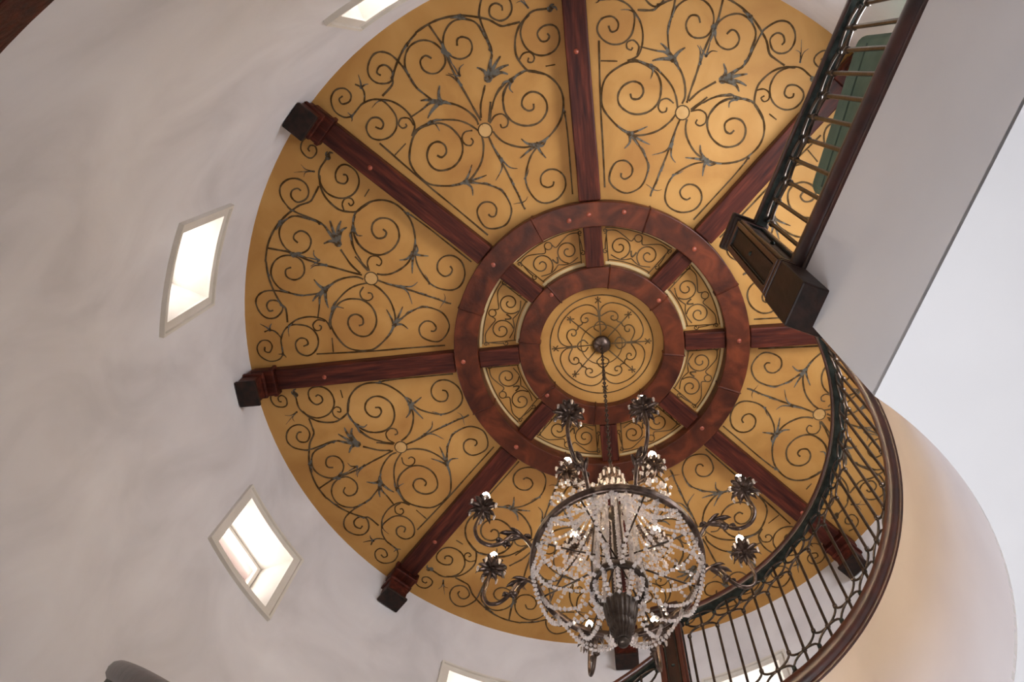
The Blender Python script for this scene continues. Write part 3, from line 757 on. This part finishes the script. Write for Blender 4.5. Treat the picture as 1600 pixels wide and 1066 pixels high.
# local +y must point to the landing side
sgn = 1 if Vector((-math.sin(ang), math.cos(ang), 0)).dot(NN) > 0 else -1
t = empty('settee', (mid.x, mid.y, ZFLO + H), ang, label='green upholstered settee with its back to the straight railing', cat='sofa')
g = MB(); g.box((0, sgn * 0.03, 0.50), (Ls, 0.13, 0.74)); o = obj('backrest', g, 'green', t, bevel=0.05)
o.modifiers['bevel'].segments = 4
g = MB(); g.tube([(-Ls / 2 + 0.05, -sgn * 0.036, 0.66), (0, -sgn * 0.037, 0.65), (Ls / 2 - 0.05, -sgn * 0.036, 0.66)], 0.005, 6); obj('piping', g, 'piping', t)
g = MB(); g.tube([(-Ls / 2 + 0.03, -sgn * 0.036, 0.22), (0, -sgn * 0.037, 0.22), (Ls / 2 - 0.03, -sgn * 0.036, 0.22)], 0.005, 6); obj('piping', g, 'piping', t)
g = MB(); g.box((0, sgn * 0.36, 0.26), (Ls, 0.55, 0.22)); o = obj('seat', g, 'green', t, bevel=0.04)
for x in (-Ls / 2 + 0.07, Ls / 2 - 0.07):
    g = MB(); g.box((x, sgn * 0.36, 0.45), (0.11, 0.52, 0.2)); obj('armrest', g, 'green', t, bevel=0.035)
    for y in (0.06, 0.56):
        g = MB(); g.lathe([(0.016, 0.0), (0.022, 0.08), (0.026, 0.155)], 10, (x, sgn * y, 0)); obj('leg', g, 'darkwood', t)

# ------------------------------------------------------------------ chandelier
ch = empty('chandelier', (0, 0, 2.56 + H), label='large crystal chandelier with twelve lit candle bulbs hanging from the rosette', cat='chandelier'); off = ch.location
def Z(z): return z + H
g = MB(); g.lathe([(0.02, zc(0) - 0.004), (0.068, zc(0) - 0.012), (0.062, zc(0) - 0.028), (0.045, zc(0) - 0.040), (0.020, zc(0) - 0.055), (0.008, zc(0) - 0.08)][::-1], 24); obj('canopy', g, 'bronze', ch, off)
g = MB(); z = zc(0) - 0.075; k = 0
while z > Z(4.03):
    pts_ = []
    for i in range(12):
        a = 2 * PI * i / 12; x, y = 0.0085 * math.cos(a), 0.026 * math.sin(a)
        pts_.append((x, 0, z - 0.02 + y) if k % 2 else (0, x, z - 0.02 + y))
    g.tube(pts_, 0.0038, 4, closed=True); z -= 0.040; k += 1
obj('chain', g, 'darkbronze', ch, off)
g = MB(); g.lathe([(0.006, Z(4.06)), (0.014, Z(4.02)), (0.02, Z(3.97)), (0.010, Z(3.93)), (0.012, Z(3.60)), (0.028, Z(3.57)), (0.036, Z(3.54)), (0.028, Z(3.50)), (0.012, Z(3.47)), (0.012, Z(2.98)), (0.014, Z(2.86))], 14); obj('stem', g, 'darkbronze', ch, off)
# crown of leaves with prisms
def petal(g, c, az, L, w, rise, curl, thick=0.0018, n=5):
    """leaf blade leaving the point c outward at azimuth az"""
    ca, sa = math.cos(az), math.sin(az); c = Vector(c); top = []; fs = []
    for i in range(n + 1):
        t = i / n; r = L * math.sin(t * 1.35) / math.sin(1.35); zz = rise * t - curl * t ** 3
        ww = w * (0.35 + 0.65 * math.sin(PI * min(1, t * 0.9 + 0.08))) * (1 - t ** 3 * 0.85) / 2
        p = c + Vector((r * ca, r * sa, zz)); s = Vector((-sa, ca, 0)) * ww
        top += [p + s, p + Vector((0, 0, -0.25 * ww)), p - s]
    m_ = len(top); bot = [v + Vector((0, 0, -thick)) for v in top]
    for i in range(n):
        for q in range(2):
            a = i * 3 + q; fs += [(a, a + 1, a + 4, a + 3), (m_ + a + 3, m_ + a + 4, m_ + a + 1, m_ + a)]
        fs += [(i * 3, i * 3 + 3, m_ + i * 3 + 3, m_ + i * 3), (i * 3 + 2, m_ + i * 3 + 2, m_ + i * 3 + 5, i * 3 + 5)]
    fs += [(0, m_, m_ + 1, 1), (1, m_ + 1, m_ + 2, 2)]
    g.add(top + bot, fs, True)
g = MB()
for i in range(8): petal(g, (0, 0, Z(3.95)), i * PI / 4, 0.06, 0.03, 0.05, 0.07)
for i in range(8): petal(g, (0, 0, Z(3.88)), i * PI / 4 + .4, 0.075, 0.035, 0.035, 0.06)
obj('crown_leaves', g, 'bronze', ch, off)
def prism(g, c, r, L):
    c = Vector(c); vs = [c + Vector((0, 0, 0)), c + Vector((0, 0, -L))]
    for zz, rr in ((-L * 0.12, r), (-L * 0.75, r * 0.75)):
        for k in range(5): a = 2 * PI * k / 5; vs.append(c + Vector((rr * math.cos(a), rr * math.sin(a), zz)))
    fs = []
    for k in range(5):
        j = (k + 1) % 5
        fs += [(0, 2 + k, 2 + j), (2 + k, 7 + k, 7 + j, 2 + j), (1, 7 + j, 7 + k)]
    g.add(vs, fs)
g = MB()
for i in range(14): a = i * 2 * PI / 14; prism(g, (0.062 * math.cos(a), 0.062 * math.sin(a), Z(3.90)), 0.008, 0.065)
obj('crown_prisms', g, 'crystal', ch, off, kind='stuff')
# hoop, top ring and lower ring
def hoop(name, r, z, prof, mat, seg=64):
    g = MB(); g.sweep([(Vector((r * math.cos(2 * PI * i / seg), r * math.sin(2 * PI * i / seg), Z(z))), Vector((math.cos(2 * PI * i / seg), math.sin(2 * PI * i / seg), 0)), Vector((0, 0, 1))) for i in range(seg)], prof, closed=True)
    return obj(name, g, mat, ch, off)
hp = [(-0.010, -0.020), (0.004, -0.024), (0.012, -0.016), (0.008, -0.006), (0.014, 0.004), (0.012, 0.020), (0.0, 0.026), (-0.008, 0.018), (-0.006, 0)]
hoop('hoop', 0.355, 3.10, hp, 'bronze')
hoop('lower_ring', 0.106, 2.935, [(-0.008, -0.022), (0.008, -0.022), (0.013, 0), (0.008, 0.022), (-0.008, 0.022)], 'darkbronze', 40)
hoop('upper_ring', 0.082, 3.74, [(-0.006, -0.008), (0.006, -0.008), (0.006, 0.008), (-0.006, 0.008)], 'darkbronze', 32)
CA = R(-94.5)
for k in range(8):
    a = CA + PI / 8 + k * PI / 4; c, s = math.cos(a), math.sin(a)
    g = MB(); g.tube([(0.012 * c, 0.012 * s, Z(3.14)), (0.2 * c, 0.2 * s, Z(3.11)), (0.348 * c, 0.348 * s, Z(3.10))], 0.0045, 5); obj('spoke', g, 'darkbronze', ch, off)
for k in range(4):
    a = CA + 0.25 + k * PI / 2; c, s = math.cos(a), math.sin(a)
    g = MB(); g.tube(catmull([(0.08 * c, 0.08 * s, Z(3.74)), (0.095 * c, 0.095 * s, Z(3.4)), (0.11 * c, 0.11 * s, Z(3.1)), (0.104 * c, 0.104 * s, Z(2.94))], 3), 0.0045, 5); obj('frame_rod', g, 'darkbronze', ch, off)
    a += PI / 4; c, s = math.cos(a), math.sin(a)
    g = MB(); g.tube(catmull([(0.08 * c, 0.08 * s, Z(3.74)), (0.17 * c, 0.17 * s, Z(3.42)), (0.30 * c, 0.30 * s, Z(3.25)), (0.35 * c, 0.35 * s, Z(3.12))], 4), 0.005, 5); obj('frame_rod', g, 'darkbronze', ch, off)
def strand(pts_, r=0.0088, step=0.0185, grow=None, name='crystal_strand'):
    # beads evenly along a polyline
    pts_ = [Vector(p) for p in catmull([tuple(p) for p in pts_], 8)]
    g = MB(); acc = 0; tot = sum((pts_[i + 1] - pts_[i]).length for i in range(len(pts_) - 1)); nxt = 0
    for i in range(len(pts_) - 1):
        d = (pts_[i + 1] - pts_[i]).length
        while nxt <= acc + d and d > 0:
            t = (nxt - acc) / d; f = nxt / tot
            rr = r * (grow(f) if grow else 1)
            g.bead(pts_[i].lerp(pts_[i + 1], t), rr * random.uniform(0.9, 1.1)); nxt += step * (grow(f) if grow else 1)
        acc += d
    return obj(name, g, 'crystal', ch, off)
def pc(r, a, z): return (r * math.cos(a), r * math.sin(a), Z(z))
# tent of strands from the upper ring out to the hoop
for i in range(20):
    a = CA + i * 2 * PI / 20 + random.uniform(-.02, .02)
    strand([pc(0.075, a, 3.74), pc(0.12, a, 3.50), pc(0.21, a, 3.27), pc(0.345, a, 3.12)], 0.0088, 0.0195, lambda f: 0.75 + 0.4 * f)
# column strands to the lower ring
for i in range(12):
    a = CA + i * 2 * PI / 12 + .13
    strand([pc(0.075, a, 3.72), pc(0.088, a, 3.4), pc(0.098, a, 3.1), pc(0.100, a, 2.95)], 0.0112, 0.0245)
# basket from lower ring to the cup
for i in range(12):
    a = CA + i * 2 * PI / 12
    strand([pc(0.104, a, 2.92), pc(0.108, a, 2.87), pc(0.092, a, 2.815), pc(0.070, a, 2.79)], 0.0112, 0.023)
# drapes from the hoop in to the lower ring
for i in range(18):
    a = CA + (i + .5) * 2 * PI / 18 + random.uniform(-.05, .05)
    strand([pc(0.350, a, 3.08), pc(0.30, a + random.uniform(-.05, .05), 2.965 + random.uniform(-.015, .015)), pc(0.20, a, 2.90 + random.uniform(-.02, .02)), pc(0.108, a, 2.915)], 0.0105, 0.024)
# garlands under the hoop
for i in range(8):
    for dep, rr in ((0.075, 0.35), (0.125, 0.335)):
        a0 = CA + i * PI / 4
        strand([pc(0.356, a0, 3.07), pc(rr, a0 + PI / 16, 3.07 - dep * .78), pc(rr - .006, a0 + PI / 8, 3.07 - dep), pc(rr, a0 + 3 * PI / 16, 3.07 - dep * .78), pc(0.356, a0 + PI / 4, 3.07)], 0.0088, 0.0185, name='crystal_garland')
# top cluster
g = MB()
for i in range(20):
    a = i * 2 * PI / 20
    prism(g, pc(0.088, a, 3.735), 0.009, 0.06); prism(g, pc(0.06, a + .1, 3.70), 0.009, 0.06)
obj('upper_prisms', g, 'crystal', ch, off, kind='stuff')
g = MB()
for i in range(6): a = CA + i * PI / 3; g.bead(pc(0.052, a, 3.535), 0.013)
obj('stem_crystals', g, 'crystal', ch, off)
# fluted cup and finial
g = MB(); g.lathe([(0.020, Z(2.590)), (0.030, Z(2.596)), (0.032, Z(2.630)), (0.042, Z(2.640)), (0.046, Z(2.665)), (0.044, Z(2.69)), (0.052, Z(2.70)), (0.056, Z(2.73)), (0.062, Z(2.77)), (0.066, Z(2.80)), (0.060, Z(2.812)), (0.02, Z(2.80))], 80, flute=0.06, nf=20); obj('fluted_cup', g, 'darkbronze', ch, off)
g = MB(); g.lathe([(0.010, Z(2.566)), (0.020, Z(2.570)), (0.023, Z(2.580)), (0.018, Z(2.592)), (0.014, Z(2.600))], 16); obj('finial', g, 'darkbronze', ch, off)

def candle_arm(az, r_in, z_in, path, rc, zcup, s=1.0, ncr=6):
    ca, sa = math.cos(az), math.sin(az)
    def q(r, z, lat=0): return Vector((r * ca - lat * sa, r * sa + lat * ca, Z(z)))
    g = MB(); pp = catmull([tuple(q(r, z)) for r, z in path], 5); n = len(pp)
    g.tube(pp, [0.0095 - 0.003 * abs(i / n - .3) for i in range(n)], 7)
    arm = obj('candle_arm', g, 'bronze', ch, off)
    # acanthus leaves on the arm
    g = MB()
    mid = path[2]
    for (rr, zz, da, L) in ((path[1][0], path[1][1] + .006, 0.0, 0.105), (path[1][0], path[1][1] + .004, PI, 0.035), (path[3][0], path[3][1], PI + .3, 0.04), (path[3][0], path[3][1], .3, 0.03)):
        petal(g, q(rr, zz), az + da, L * s, 0.032 * s, 0.030, 0.035)
        petal(g, q(rr, zz), az + da + .5, L * s * .7, 0.02 * s, 0.02, 0.03)
        petal(g, q(rr, zz), az + da - .5, L * s * .7, 0.02 * s, 0.02, 0.03)
    obj('arm_leaves', g, 'bronze', arm, off)
    g = MB(); c = q(rc, zcup)
    for i in range(11): petal(g, c, az + i * 2 * PI / 11 + random.uniform(-.1, .1), 0.060 * s * random.uniform(.85, 1.15), 0.027 * s, 0.058 * s * random.uniform(.8, 1.2), 0.040 * s)
    for i in range(10): petal(g, c - Vector((0, 0, 0.012)), az + (i + .5) * 2 * PI / 10 + random.uniform(-.1, .1), 0.070 * s * random.uniform(.85, 1.12), 0.025 * s, 0.024 * s, 0.045 * s * random.uniform(.6, 1.3))
    for i in range(6): petal(g, c - Vector((0, 0, 0.03)), az + (i + .2) * 2 * PI / 6, 0.040 * s, 0.022 * s, 0.0, 0.03 * s)
    for i in range(7): petal(g, c + Vector((0, 0, 0.008)), az + (i + .3) * 2 * PI / 7, 0.036 * s, 0.026 * s, 0.060 * s, 0.01 * s)
    obj('flower_cup', g, 'bronze', arm, off)
    g = MB()
    for i in range(ncr): a = az + (i + .5) * 2 * PI / ncr; prism(g, c + Vector((0.062 * s * math.cos(a), 0.062 * s * math.sin(a), 0.0)), 0.007, 0.045)
    obj('cup_crystals', g, 'crystal', arm, off, kind='stuff')
    g = MB(); g.lathe([(0.011, 0.0), (0.011, 0.064)], 10, c); obj('candle_sleeve', g, 'candle', arm, off)
    g = MB(); g.lathe([(0.007, 0.062), (0.016, 0.075), (0.0205, 0.092), (0.018, 0.110), (0.010, 0.127), (0.002, 0.140)], 12, c); obj('bulb', g, 'bulb', arm, off)
for k in range(4):
    for d in (-15.3, 15.3):
        az = CA + k * PI / 2 + R(d)
        path = [(0.362, 3.12), (0.405, 3.19), (0.455, 3.19), (0.49, 3.12), (0.535, 3.085), (0.585, 3.11), (0.612, 3.19), (0.605, 3.29), (0.598, 3.385)]
        candle_arm(az, 0.36, 3.1, path, 0.598, 3.39)
for k in range(4):
    az = CA + PI / 4 + k * PI / 2
    path = [(0.13, 3.52), (0.17, 3.58), (0.21, 3.56), (0.245, 3.52), (0.275, 3.52), (0.288, 3.55), (0.288, 3.60)]
    candle_arm(az, 0.1, 3.4, path, 0.286, 3.61, 0.85, 9)
    # crystal rosette under each inner cup
    g = MB()
    for i in range(64):
        th = random.uniform(0, 2 * PI); rr = random.uniform(0.01, 0.10); c = (0.25 * math.cos(az) + rr * math.cos(th), 0.25 * math.sin(az) + rr * math.sin(th), Z(3.40 + random.uniform(-.06, .08)))
        g.bead(c, random.uniform(0.008, 0.0115))
    obj('crystal_rosette', g, 'crystal', ch, off, kind='stuff')
